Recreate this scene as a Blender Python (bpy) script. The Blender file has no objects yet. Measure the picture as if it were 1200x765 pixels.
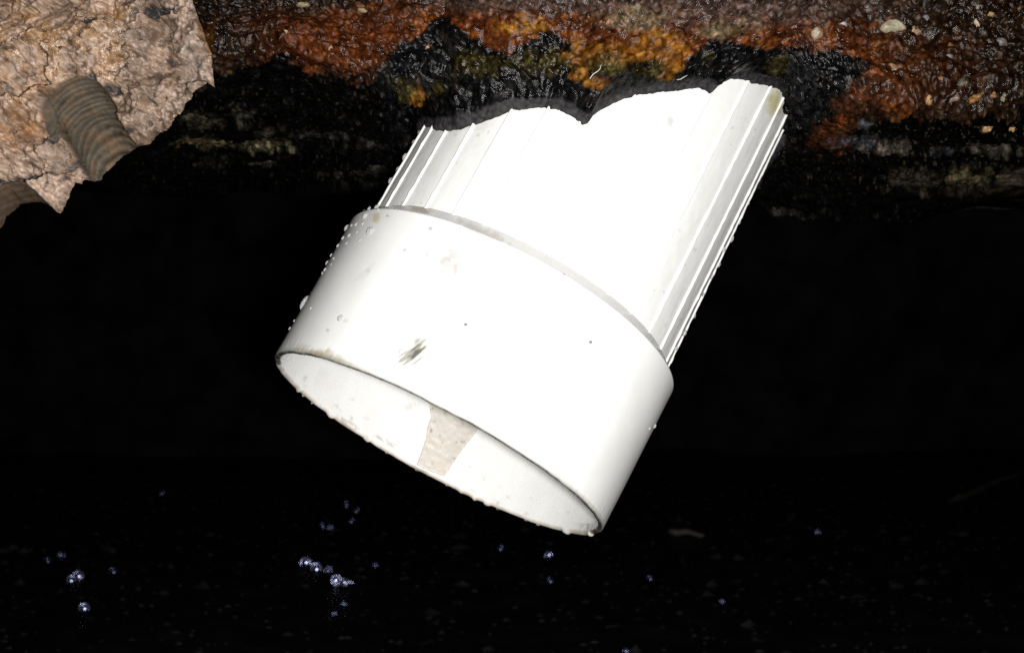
import bpy, math, random
import numpy as np
from mathutils import Vector, Matrix

random.seed(7)
rng = np.random.default_rng(11)
S = bpy.context.scene
COL = S.collection
PI = math.pi

# ------------------------------------------------------------------ camera
F = 1500.0                     # focal length in photo pixels (1200 wide)
cam = bpy.data.cameras.new('camera')
cam.sensor_width = 36.0
cam.lens = F / 1200.0 * 36.0
cam.clip_start = 0.01
cam.clip_end = 60.0
cam.dof.use_dof = True
cam.dof.focus_distance = 0.385
cam.dof.aperture_fstop = 38.0
cam.dof.aperture_blades = 0
camo = bpy.data.objects.new('camera', cam)
camo.rotation_euler = (PI / 2, 0, 0)
COL.objects.link(camo)
S.camera = camo

# ------------------------------------------------------------------ night: almost black world, one camera flash
W = bpy.data.worlds.new('World')
S.world = W
W.use_nodes = True
W.node_tree.nodes['Background'].inputs[0].default_value = (0.9, 1.0, 0.95, 1)
W.node_tree.nodes['Background'].inputs[1].default_value = 0.0016

fl = bpy.data.lights.new('flash', 'AREA')
fl.shape = 'RECTANGLE'
fl.size = 0.024
fl.size_y = 0.012
fl.energy = 3.0
fl.color = (1.0, 0.985, 0.96)
flo = bpy.data.objects.new('flash', fl)
flo.location = (0.017, -0.005, -0.008)
d = Vector((0.03, 0.40, 0.02)) - flo.location
flo.rotation_euler = d.to_track_quat('-Z', 'Y').to_euler()
COL.objects.link(flo)

S.view_settings.view_transform = 'Standard'
S.view_settings.look = 'None'
S.view_settings.exposure = 0.0
S.view_settings.gamma = 1.0
S.view_settings.use_curve_mapping = False
S.cycles.max_bounces = 8
S.cycles.use_denoising = False
S.cycles.sample_clamp_indirect = 4.0

# ------------------------------------------------------------------ numpy noise
def _hash(ix, iy, iz, seed):
    h = (ix.astype(np.int64) * 374761393 + iy.astype(np.int64) * 668265263 +
         iz.astype(np.int64) * 2147483647 + seed * 1274126177) & 0xFFFFFFFF
    h = ((h ^ (h >> 13)) * 1274126177) & 0xFFFFFFFF
    h = ((h ^ (h >> 16)) * 2246822519) & 0xFFFFFFFF
    return ((h ^ (h >> 15)) & 0xFFFFFF) / float(0xFFFFFF)

def vnoise(x, y, seed=0):
    ix = np.floor(x); iy = np.floor(y)
    fx = x - ix; fy = y - iy
    fx = fx * fx * fx * (fx * (fx * 6 - 15) + 10); fy = fy * fy * fy * (fy * (fy * 6 - 15) + 10)
    z = np.zeros_like(ix)
    a = _hash(ix, iy, z, seed); b = _hash(ix + 1, iy, z, seed)
    c = _hash(ix, iy + 1, z, seed); e = _hash(ix + 1, iy + 1, z, seed)
    return (a + (b - a) * fx) * (1 - fy) + (c + (e - c) * fx) * fy

def fbm(x, y, seed=0, octv=4, gain=0.5):
    t = 0.0; amp = 1.0; tot = 0.0
    for o in range(octv):
        t = t + amp * (vnoise(x * 2 ** o + 17.3 * o, y * 2 ** o - 9.1 * o, seed + o) - 0.5)
        tot += amp; amp *= gain
    return t / tot * 2.0       # about -1..1

def worley(x, y, seed=0):
    """F1 distance and a random value per cell"""
    ix = np.floor(x); iy = np.floor(y)
    best = np.full(x.shape, 9.0); val = np.zeros(x.shape)
    z = np.zeros_like(ix)
    for dx in (-1, 0, 1):
        for dy in (-1, 0, 1):
            cx = ix + dx; cy = iy + dy
            px = cx + _hash(cx, cy, z, seed); py = cy + _hash(cx, cy, z + 1, seed)
            dd = np.hypot(px - x, py - y)
            m = dd < best
            best = np.where(m, dd, best)
            val = np.where(m, _hash(cx, cy, z + 2, seed), val)
    return best, val

def sstep(a, b, x):
    t = np.clip((x - a) / (b - a), 0, 1)
    return t * t * (3 - 2 * t)

def px(P):
    """world points to photo pixels"""
    return 600 + F * P[..., 0] / P[..., 1], 382.5 - F * P[..., 2] / P[..., 1]

def ray(u, v):
    return np.array([(u - 600) / F, 1.0, (382.5 - v) / F])

# ------------------------------------------------------------------ object helpers
def mesh_np(name, V, Q, mat, parent=None, smooth=True, T=None):
    me = bpy.data.meshes.new(name)
    V = np.asarray(V, np.float32)
    Q = np.asarray(Q, np.int32).reshape(-1, 4)
    nt = 0 if T is None else len(T)
    me.vertices.add(len(V)); me.vertices.foreach_set('co', V.ravel())
    loops = Q.ravel() if nt == 0 else np.concatenate([Q.ravel(), np.asarray(T, np.int32).ravel()])
    me.loops.add(len(loops)); me.loops.foreach_set('vertex_index', loops)
    starts = np.arange(len(Q)) * 4
    tots = np.full(len(Q), 4)
    if nt:
        starts = np.concatenate([starts, len(Q) * 4 + np.arange(nt) * 3]); tots = np.concatenate([tots, np.full(nt, 3)])
    me.polygons.add(len(starts))
    me.polygons.foreach_set('loop_start', starts.astype(np.int32))
    me.polygons.foreach_set('loop_total', tots.astype(np.int32))
    me.update(calc_edges=True)
    me.polygons.foreach_set('use_smooth', np.full(len(starts), smooth))
    me.update()
    o = bpy.data.objects.new(name, me)
    if mat: me.materials.append(mat)
    COL.objects.link(o)
    if parent: o.parent = parent
    return o

def set_attr(o, name, data, kind='FLOAT'):
    me = o.data
    a = me.attributes.new(name, 'FLOAT_COLOR' if kind == 'COL' else 'FLOAT', 'POINT')
    if kind == 'COL':
        d4 = np.ones((len(data), 4), np.float32); d4[:, :3] = data
        a.data.foreach_set('color', d4.ravel())
    else:
        a.data.foreach_set('value', np.asarray(data, np.float32).ravel())

def grid_q(nr, nc, wrap=False):
    r = np.arange(nr - 1)[:, None]; c = np.arange(nc if wrap else nc - 1)[None, :]
    c2 = (c + 1) % nc
    return np.stack([(r * nc + c), (r * nc + c2), ((r + 1) * nc + c2), ((r + 1) * nc + c)], -1).reshape(-1, 4)

def tag(o, label=None, cat=None, group=None, kind=None):
    if label: o['label'] = label
    if cat: o['category'] = cat
    if group: o['group'] = group
    if kind: o['kind'] = kind
    return o

# ------------------------------------------------------------------ materials
def new_mat(name):
    m = bpy.data.materials.new(name); m.use_nodes = True
    nt = m.node_tree
    return m, nt, nt.nodes['Principled BSDF']

def N(nt, typ, **kw):
    n = nt.nodes.new(typ)
    for k, v in kw.items(): setattr(n, k, v)
    return n

def attr_mat(name, rough, bump_scale, bump_dist, bump_str=0.6, spec=0.5, mottle=0.35, rough_attr=False):
    """albedo from the mesh's own 'albedo' attribute, mottled and bumped by 3-D noise"""
    m, nt, b = new_mat(name)
    at = N(nt, 'ShaderNodeAttribute', attribute_name='albedo')
    tc = N(nt, 'ShaderNodeTexCoord')
    n1 = N(nt, 'ShaderNodeTexNoise'); n1.inputs['Scale'].default_value = bump_scale
    n1.inputs['Detail'].default_value = 5; n1.inputs['Roughness'].default_value = 0.65
    n2 = N(nt, 'ShaderNodeTexNoise'); n2.inputs['Scale'].default_value = bump_scale * 0.6
    n2.inputs['Detail'].default_value = 4
    nt.links.new(tc.outputs['Object'], n1.inputs['Vector']); nt.links.new(tc.outputs['Object'], n2.inputs['Vector'])
    mr = N(nt, 'ShaderNodeMapRange')
    mr.inputs['From Min'].default_value = 0.3; mr.inputs['From Max'].default_value = 0.7
    mr.inputs['To Min'].default_value = 1 - mottle; mr.inputs['To Max'].default_value = 1 + mottle
    nt.links.new(n2.outputs['Fac'], mr.inputs['Value'])
    mx = N(nt, 'ShaderNodeVectorMath', operation='SCALE')
    nt.links.new(at.outputs['Color'], mx.inputs[0]); nt.links.new(mr.outputs[0], mx.inputs['Scale'])
    nt.links.new(mx.outputs[0], b.inputs['Base Color'])
    bp = N(nt, 'ShaderNodeBump'); bp.inputs['Strength'].default_value = bump_str; bp.inputs['Distance'].default_value = bump_dist
    nt.links.new(n1.outputs['Fac'], bp.inputs['Height']); nt.links.new(bp.outputs[0], b.inputs['Normal'])
    b.inputs['Roughness'].default_value = rough
    b.inputs['Specular IOR Level'].default_value = spec
    if rough_attr:
        ra = N(nt, 'ShaderNodeAttribute', attribute_name='rough')
        nt.links.new(ra.outputs['Fac'], b.inputs['Roughness'])
    return m

M_ledge = attr_mat('wet_rust_crust', 0.3, 1100, 0.00035, 0.6, 0.15, 0.7, True)
M_rock = attr_mat('pink_stone', 0.5, 1100, 0.0005, 0.6, 0.55, 0.3, True)
M_groove = attr_mat('drilled_stone', 0.55, 1200, 0.0003, 0.35, 0.15, 0.2, True)
M_pvc = attr_mat('white_pvc', 0.34, 260, 0.00006, 0.15, 0.5, 0.02, True)
_b = M_pvc.node_tree.nodes['Principled BSDF']
_b.inputs['Subsurface Weight'].default_value = 0.0
_b.inputs['Subsurface Radius'].default_value = (1.0, 1.0, 0.9)
_b.inputs['Subsurface Scale'].default_value = 0.0025
M_stone = attr_mat('pebble', 0.4, 1300, 0.0004, 0.5, 0.5, 0.3)

# ================================================================== white pipe pose
PC = np.array([-0.02375, 0.40104, -0.03799])
AX = np.array([0.4509, 0.2838, 0.8463]); AX /= np.linalg.norm(AX)
FRONT = -PC / np.linalg.norm(PC); FRONT = FRONT - AX * (FRONT @ AX); FRONT /= np.linalg.norm(FRONT)
SIDE = np.cross(FRONT, AX)         # local x = FRONT (to camera), y = AXxFRONT
SIDE = np.cross(AX, FRONT)
RM = Matrix(((FRONT[0], SIDE[0], AX[0], PC[0]), (FRONT[1], SIDE[1], AX[1], PC[1]),
             (FRONT[2], SIDE[2], AX[2], PC[2]), (0, 0, 0, 1)))
R0, H1, H2, R2 = 0.0576, 0.0505, 0.0547, 0.0536
TAPER = 0.0009 / 0.0505        # the socket widens a little upwards
RIN = R0 - 0.0021
HTOP = 0.215

def to_world(L):
    return PC + L[..., 0:1] * FRONT + L[..., 1:2] * SIDE + L[..., 2:3] * AX

def on_cyl(u, v, r, inside=False):
    """photo pixel -> (theta, h) on the pipe's cylinder of radius r (nearest silhouette when the ray misses)"""
    D = ray(u, v); O = -PC
    d3 = np.array([D @ FRONT, D @ SIDE, D @ AX]); o3 = np.array([O @ FRONT, O @ SIDE, O @ AX])
    a = d3[0] ** 2 + d3[1] ** 2; b = o3[0] * d3[0] + o3[1] * d3[1]; c = o3[0] ** 2 + o3[1] ** 2 - r * r
    disc = b * b - a * c
    t = (-b + (math.sqrt(disc) if inside else -math.sqrt(disc))) / a if disc > 0 else -b / a
    p = o3 + t * d3
    return math.atan2(p[1], p[0]), p[2]

def sil_theta(r, side):
    """theta of the silhouette (side -1 = photo left, +1 = photo right) for radius r"""
    O = -PC; o3 = np.array([O @ FRONT, O @ SIDE])
    al = math.atan2(o3[1], o3[0]); dl = math.acos(r / np.hypot(*o3))
    best = [al + dl, al - dl]
    us = [px(to_world(np.array([[r * math.cos(t), r * math.sin(t), 0.1]])))[0][0] for t in best]
    best = [b for _, b in sorted(zip(us, best))]
    return best[0] if side < 0 else best[1]

pipe = bpy.data.objects.new('drain_pipe', None)
pipe.matrix_world = RM
pipe.empty_display_size = 0.05
COL.objects.link(pipe)
tag(pipe, 'white plastic drain pipe end with ribbed body and smooth socket', 'pipe')

WHITE = np.array([0.80, 0.80, 0.785])

def streaks(u, v, cx, cy, ang, L, Wd, seed, sharp=1.0):
    """brush-like scuff mask round a pixel"""
    ca, sa = math.cos(ang), math.sin(ang)
    a = (u - cx) * ca + (v - cy) * sa; b = -(u - cx) * sa + (v - cy) * ca
    n = fbm(a / 14.0, b / 1.6, seed, 3)
    env = 1 - np.hypot(a / L, b / Wd)
    return sstep(0.0, 0.55, env * 1.1 + n * 0.9 - 0.1) * sstep(0.0, 0.25, env)

def blob(u, v, cx, cy, ru, rv, seed, rough=0.5, soft=0.35, sc=9.0, ang=0.0):
    ca, sa = math.cos(ang), math.sin(ang)
    a = (u - cx) * ca + (v - cy) * sa; b = -(u - cx) * sa + (v - cy) * ca
    dd = np.hypot(a / ru, b / rv) + rough * fbm(u / sc, v / sc, seed, 4)
    return 1 - sstep(1 - soft, 1 + soft, dd)

# ---- angular sampling: fine on the side that the photo shows
def thetas(fine, coarse):
    a = np.arange(-1.75, 1.75, fine); b = np.arange(1.75, 2 * PI - 1.75, coarse)
    return np.concatenate([a, b])

# ---- socket (smooth collar): outside, chamfer, rim, inside as one skin
th = thetas(0.0042, 0.02)
prof = []                                   # (r, h)
for h in np.linspace(0.215, 0.050, 60): prof.append((R2 - 0.0025, h))
for h in np.linspace(0.046, 0.0012, 90): prof.append((RIN, h))
prof += [(RIN + 0.0002, 0.0005), (RIN + 0.0006, 0.0001), (RIN + 0.0012, 0.0), (R0 - 0.0005, 0.0001), (R0 - 0.0001, 0.0005), (R0, 0.0011)]
n_rim = len(prof)
for h in np.linspace(0.0016, H1 - 0.0009, 190): prof.append((R0, h))
for k in range(1, 6):
    a = k / 5 * 0.95
    prof.append((R0 - 0.0009 * (1 - math.cos(a)), H1 - 0.0009 + 0.0009 * math.sin(a)))
for k in np.linspace(0.08, 1, 14): prof.append((R0 - 0.0006 + (R2 - R0 + 0.0006) * k, H1 + (H2 - H1) * k))
prof = np.array(prof)
TH, RR = np.meshgrid(th, prof[:, 0]); _, HH = np.meshgrid(th, prof[:, 1])
RR = RR + TAPER * np.clip(HH, 0, H1) * (np.arange(len(prof))[:, None] > n_rim) * np.clip((H2 - HH) / (H2 - H1), 0, 1)
RR = RR + 0.00012 * fbm(np.cos(TH) * 3 + 5, HH * 60 + np.sin(TH) * 3, 3, 2)
rimw = np.exp(-(HH / 0.0035) ** 2)
RR = RR + rimw * 0.00006 * fbm(TH * 40, HH * 300, 5, 3)
# worn, knocked rim edge
HH = HH + rimw * (0.00025 * fbm(TH * 9, TH * 0 + 2.2, 8, 4) - (np.cos(TH) < -0.1) * 0.0007 * sstep(0.35, 0.6, fbm(TH * 16, TH * 0 + 7.7, 9, 2)))
L = np.stack([RR * np.cos(TH), RR * np.sin(TH), HH], -1)
Wp = to_world(L)
u, v = px(Wp)
row = np.arange(len(prof))[:, None] + 0 * TH
out_m = row >= n_rim - 2
in_m = row < n_rim - 6
rim_m = ~(out_m | in_m)
alb = np.tile(WHITE, (*TH.shape, 1))
rgh = np.full(TH.shape, 0.30)
def mixc(m, c):
    global alb
    m = np.clip(m, 0, 1)[..., None]
    alb = alb * (1 - m) + np.array(c) * m
fr = out_m & (np.cos(TH) > 0.0)
mixc(out_m * 0.05 * sstep(0.1, 0.5, fbm(u / 60, v / 60, 21, 4)), (0.5, 0.47, 0.4))
mixc(fr * 0.85 * streaks(u, v, 484, 412, math.radians(-38), 27, 16, 31), (0.24, 0.23, 0.20))
mixc(fr * 0.35 * blob(u, v, 486, 411, 18, 9, 35, 0.9, 0.7, 7, math.radians(-38)), (0.3, 0.29, 0.25))
mixc(fr * 0.75 * streaks(u, v, 490, 411, math.radians(-38), 17, 7, 32), (0.04, 0.04, 0.035))
mixc(fr * 0.2 * blob(u, v, 497, 406, 9, 6, 33, 0.6, 0.5), (0.40, 0.36, 0.22))
ring = np.abs(np.hypot((u - 525) / 13, (v - 315) / 19) - 1) + 0.5 * fbm(u / 8, v / 8, 34, 3)
mixc(fr * 0.34 * (1 - sstep(0.1, 0.6, ring)), (0.3, 0.29, 0.28))
mixc(fr * 0.52 * blob(u, v, 528, 308, 8, 14, 36, 1.5, 0.6), (0.35, 0.33, 0.32))
mixc(fr * 0.4 * (1 - sstep(0.5, 1.6, np.hypot(u - 501, v - 299) - 2.0)), (0.3, 0.29, 0.28))
mixc(fr * 0.22 * blob(u, v, 495, 308, 5, 7, 37, 0.8, 0.6), (0.4, 0.33, 0.25))
mixc(fr * 0.6 * blob(u, v, 562, 271, 26, 5, 38, 1.0, 0.6, 7, math.radians(26)), (0.42, 0.38, 0.34))
mixc(fr * 0.75 * blob(u, v, 492, 246, 13, 4, 39, 0.9, 0.6, 6, math.radians(14)), (0.38, 0.31, 0.18))
mixc(fr * 0.6 * blob(u, v, 441, 255, 4, 5, 40, 0.7, 0.6, 5), (0.55, 0.42, 0.22))
for (cx, cy, rr, st) in ((546, 380, 2.2, .9), (692, 401, 2.3, .9), (733, 353, 2.2, .9), (505, 268, 3, .6), (454, 253, 2, .6), (474, 293, 2, .6),
                         (556, 301, 2, .5), (431, 317, 3, .2), (457, 370, 6, .22), (446, 396, 3, .3), (384, 387, 2.5, .4), (524, 273, 3, .3),
                         (543, 466, 2, .4), (612, 280, 2, .4), (405, 376, 3, .25), (661, 322, 2, .5), (575, 347, 1.5, .5), (640, 460, 1.5, .3)):
    mixc(fr * st * (1 if st > .8 else .7) * blob(u, v, cx, cy, rr, rr * .8, int(cx), 0.5, 0.5, 4), (0.08, 0.075, 0.07))
mixc(fr * 0.3 * streaks(u, v, 540, 470, math.radians(-58), 16, 3.5, 41), (0.35, 0.34, 0.33))
mixc(fr * 0.14 * streaks(u, v, 428, 320, math.radians(-45), 20, 6, 42), (0.4, 0.39, 0.38))
# olive silt where the rim's top edge stays wet, dark line along the near rim
edge_h = np.clip(HH, 0, 1)
mixc(out_m * 0.85 * (1 - sstep(0.0004, 0.0034, edge_h + 0.0012 * fbm(TH * 30, HH * 400, 44, 3))) * np.exp(-((u - 378) / 34) ** 2) * (np.cos(TH) > -.2), (0.30, 0.26, 0.14))
near = np.cos(TH) > -0.05
mixc(rim_m * near * (0.9 + 0.2 * fbm(TH * 22, TH * 0, 45, 3)), (0.055, 0.05, 0.04))

mixc(out_m * near * 0.5 * (1 - sstep(0.0006, 0.0016, edge_h)), (0.2, 0.18, 0.13))
mixc(rim_m * (~near) * (0.55 + 0.4 * fbm(TH * 16, TH * 0 + 3, 46, 4)), (0.50, 0.40, 0.29))
mixc((rim_m | (in_m & (HH < 0.004))) * (~near) * 0.5 * sstep(0.25, 0.5, fbm(TH * 14, HH * 700, 47, 3)) * (u > 400) * (u < 560), (0.30, 0.26, 0.18))
mixc((in_m & (HH < 0.0035)) * 0.9 * np.exp(-((u - 693) / 13) ** 2) * (0.6 + fbm(TH * 40, HH * 500, 48, 3)), (0.05, 0.05, 0.04))
mixc((rim_m) * 0.8 * np.exp(-((u - 698) / 10) ** 2) * (0.5 + fbm(TH * 60, HH * 500, 49, 3)), (0.06, 0.06, 0.05))
inn = in_m & (np.cos(TH) < 0.2)
mixc(inn * 0.12 * sstep(0.0, 0.6, fbm(TH * 8, HH * 120, 50, 4)), (0.55, 0.50, 0.40))
for k in range(26):
    cx = rng.uniform(345, 690); cy = 430 + (cx - 345) * 0.52 + rng.uniform(0, 45)
    mixc(inn * rng.uniform(.15, .5) * blob(u, v, cx, cy, rng.uniform(1.2, 3), rng.uniform(1, 2.2), 300 + k, 0.5, 0.5, 4), (0.3, 0.27, 0.22))
mixc(inn * 0.4 * streaks(u, v, 482, 476, math.radians(-20), 14, 5, 51), (0.5, 0.47, 0.38))
rgh = rgh + 0.15 * fbm(u / 30, v / 30, 52, 3) * 0.5
ncol = len(th)
soc = mesh_np('socket', L.reshape(-1, 3), grid_q(len(prof), ncol, True)[:, ::-1], M_pvc, pipe)
set_attr(soc, 'albedo', alb.reshape(-1, 3), 'COL'); set_attr(soc, 'rough', rgh.ravel())

# ---- ribbed body
th = thetas(0.006, 0.03)
hh = np.linspace(H2 - 0.0015, HTOP, 240)
TH, HH = np.meshgrid(th, hh)
RR = np.full(TH.shape, R2) + 0.00010 * fbm(TH * 12, HH * 120, 61, 3)
L = np.stack([RR * np.cos(TH), RR * np.sin(TH), HH], -1)
u, v = px(to_world(L))
alb = np.tile(WHITE * 0.97, (*TH.shape, 1))
mixc(0.10 * sstep(0.0, 0.5, fbm(u / 22, v / 22, 62, 4)), (0.5, 0.48, 0.42))
for k in range(150):
    cx = rng.uniform(450, 915); cy = rng.uniform(105, 400)
    s_ = rng.uniform(0.8, 2.2)
    sub = (np.abs(u - cx) < 8) & (np.abs(v - cy) < 8)
    mixc(np.where(sub, rng.uniform(.15, .45) * (1 - sstep(s_ * .6, s_ * 1.4, np.hypot(u - cx, v - cy))), 0), (0.35, 0.33, 0.30))
mixc(0.5 * blob(u, v, 786, 142, 4, 6, 63, 0.6, 0.5, 4), (0.35, 0.33, 0.28))
mixc(0.8 * blob(u, v, 908, 122, 9, 14, 64, 0.7, 0.6, 6), (0.52, 0.47, 0.20))
mixc(0.4 * blob(u, v, 528, 146, 30, 7, 65, 0.9, 0.6, 8), (0.50, 0.44, 0.28))
body = mesh_np('ribbed_body', L.reshape(-1, 3), grid_q(len(hh), len(th), True), M_pvc, pipe)
set_attr(body, 'albedo', alb.reshape(-1, 3), 'COL'); set_attr(body, 'rough', np.full(TH.size, 0.36))

# ---- 32 ribs, each a strip of its own, four slightly different mouldings
TH0, _ = on_cyl(569, 260, R2)
def rib_mesh(seed):
    n = 150; hs = np.linspace(H2 - 0.0012, HTOP, n)
    cs = [(-0.00062, -0.0003), (-0.00036, 0.00042), (-0.00012, 0.00060), (0.00012, 0.00060), (0.00036, 0.00042), (0.00062, -0.0003)]
    V = []
    for i, h in enumerate(hs):
        wob = 0.00010 * fbm(np.array([h * 260.0]), np.array([seed * 3.1]), 70 + seed, 3)[0]
        lift = 1 + 0.35 * fbm(np.array([h * 420.0]), np.array([seed * 5.7]), 80 + seed, 3)[0]
        for (y, z) in cs: V.append((R2 + z * (lift if z > 0 else 1), y * (1.0 + 0.2 * (lift - 1)) + wob, h))
    V = np.array(V)
    return V, grid_q(n, 6)
rib_me = []
for s_ in range(4):
    V, Q = rib_mesh(s_)
    o = mesh_np('rib', V, Q, M_pvc, pipe)
    set_attr(o, 'albedo', np.tile(WHITE * 1.0, (len(V), 1)), 'COL'); set_attr(o, 'rough', np.full(len(V), 0.3))
    rib_me.append(o.data); bpy.data.objects.remove(o)
for k in range(32):
    o = bpy.data.objects.new('rib', rib_me[(k * 3 + k // 5) % 4])
    o.parent = pipe
    o.rotation_euler = (0, 0, TH0 + k * 2 * PI / 32)
    COL.objects.link(o)

# ---- beige dried patch on the inner wall
poly = [(497, 462), (503, 474), (504.5, 490), (500, 500), (499, 512), (492, 533), (487, 545), (505, 553), (521, 558), (527, 549), (540, 530), (552, 514), (560, 504), (566, 496), (530, 476)]
pt = np.array([on_cyl(a, b, RIN - 0.0002, True) for a, b in poly])
def in_poly(x, y, P):
    c = np.zeros(x.shape, bool); n = len(P)
    for i in range(n):
        x1, y1 = P[i]; x2, y2 = P[(i + 1) % n]
        with np.errstate(divide='ignore', invalid='ignore'):
            c ^= ((y1 > y) != (y2 > y)) & (x < (x2 - x1) * (y - y1) / (y2 - y1) + x1)
    return c
def poly_dist(x, y, P):
    best = np.full(x.shape, 1e9); bx = x.copy(); by = y.copy()
    n = len(P)
    for i in range(n):
        x1, y1 = P[i]; x2, y2 = P[(i + 1) % n]
        dx, dy = x2 - x1, y2 - y1
        t = np.clip(((x - x1) * dx + (y - y1) * dy) / (dx * dx + dy * dy + 1e-20), 0, 1)
        qx = x1 + t * dx; qy = y1 + t * dy
        dd = np.hypot(x - qx, y - qy); m = dd < best
        best = np.where(m, dd, best); bx = np.where(m, qx, bx); by = np.where(m, qy, by)
    return best, bx, by
def cut_grid(X, Y, P):
    """grid cells inside polygon P, outer vertices snapped onto it -> new X, Y, quads, keep"""
    ins = in_poly(X, Y, P)
    nr, nc = X.shape
    Q = grid_q(nr, nc)
    fi = ins.ravel()
    Q = Q[fi[Q].sum(1) >= 2]
    used = np.zeros(X.size, bool); used[Q.ravel()] = True
    dd, bx, by = poly_dist(X.ravel()[used], Y.ravel()[used], P)
    Xn = X.ravel().copy(); Yn = Y.ravel().copy()
    o = ~fi[used]
    xi = Xn[used]; yi = Yn[used]
    xi[o] = bx[o]; yi[o] = by[o]
    Xn[used] = xi; Yn[used] = yi
    ed = np.full(X.size, 1e9); dd[o] = 0; ed[used] = dd
    return Xn, Yn, Q, used, ed
def compact(V, Q, used, *arrs):
    idx = -np.ones(len(used), int); idx[used] = np.arange(used.sum())
    return V[used], idx[Q], [a[used] for a in arrs]
pp = pt.copy(); pp[:, 0] = np.unwrap(pp[:, 0]) * RIN
gx, gy = np.meshgrid(np.arange(pp[:, 0].min() - .0005, pp[:, 0].max() + .0005, 0.0004), np.arange(pp[:, 1].min() - .0005, pp[:, 1].max() + .0005, 0.0004))
Xn, Yn, Q, used, ed = cut_grid(gx, gy, pp)
r_ = RIN - 0.00025 * np.clip(ed / 0.0004, 0, 1) - 0.00005 + 0.0001 * fbm(Xn * 700, Yn * 700, 90, 3) * (ed > 0.0003)
r_ = np.where(ed <= 0, RIN + 0.0003, r_)
V = np.stack([r_ * np.cos(Xn / RIN), r_ * np.sin(Xn / RIN), Yn], -1)
V, Q, (xa, ya) = compact(V, Q, used, Xn, Yn)
pat = mesh_np('glue_patch', V, Q, M_pvc, pipe)
alb = np.tile(np.array([0.53, 0.495, 0.445]), (len(V), 1))[None]
u, v = px(to_world(V)); u = u[None]; v = v[None]
mixc(0.35 * sstep(-0.1, 0.6, fbm(u / 14, v / 14, 91, 4)), (0.60, 0.53, 0.44))
for k in range(16):
    cx, cy = rng.uniform(500, 555), rng.uniform(475, 550)
    mixc(0.6 * (1 - sstep(.6, 1.9, np.hypot(u - cx, v - cy))), (0.26, 0.16, 0.10))
set_attr(pat, 'albedo', alb[0], 'COL'); set_attr(pat, 'rough', np.full(len(V), 0.45))
pat['label'] = 'beige dried glue patch inside the pipe mouth'

# ---- ragged burrs hanging from the lower rim
bv, bt = [], []
for k in range(16):
    t_ = PI + rng.uniform(-1.0, 1.0)
    w_ = rng.uniform(0.0006, 0.0022); l_ = rng.uniform(0.0002, 0.0006); r0 = R0 - rng.uniform(0.0, 0.0008)
    b0 = len(bv)
    for dt, dr, dh in ((-w_, 0, 0.0005), (w_, 0.0001, 0.0005), (w_ * rng.uniform(-.6, .6), 0.0002, -l_), (0, -0.0009, 0.0004), (w_ * .5, 0.0003, -l_ * .4)):
        a = t_ + dt / R0
        bv.append(((r0 + dr) * math.cos(a), (r0 + dr) * math.sin(a), dh))
    bt += [(b0, b0 + 2, b0 + 1), (b0 + 1, b0 + 2, b0 + 3), (b0, b0 + 3, b0 + 2), (b0 + 1, b0 + 4, b0 + 2)]
burr = mesh_np('rim_burr', bv, np.zeros((0, 4)), M_pvc, pipe, True, bt)
set_attr(burr, 'albedo', np.tile([0.62, 0.55, 0.44], (len(bv), 1)), 'COL'); set_attr(burr, 'rough', np.full(len(bv), 0.4))
burr['kind'] = 'stuff'

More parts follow.
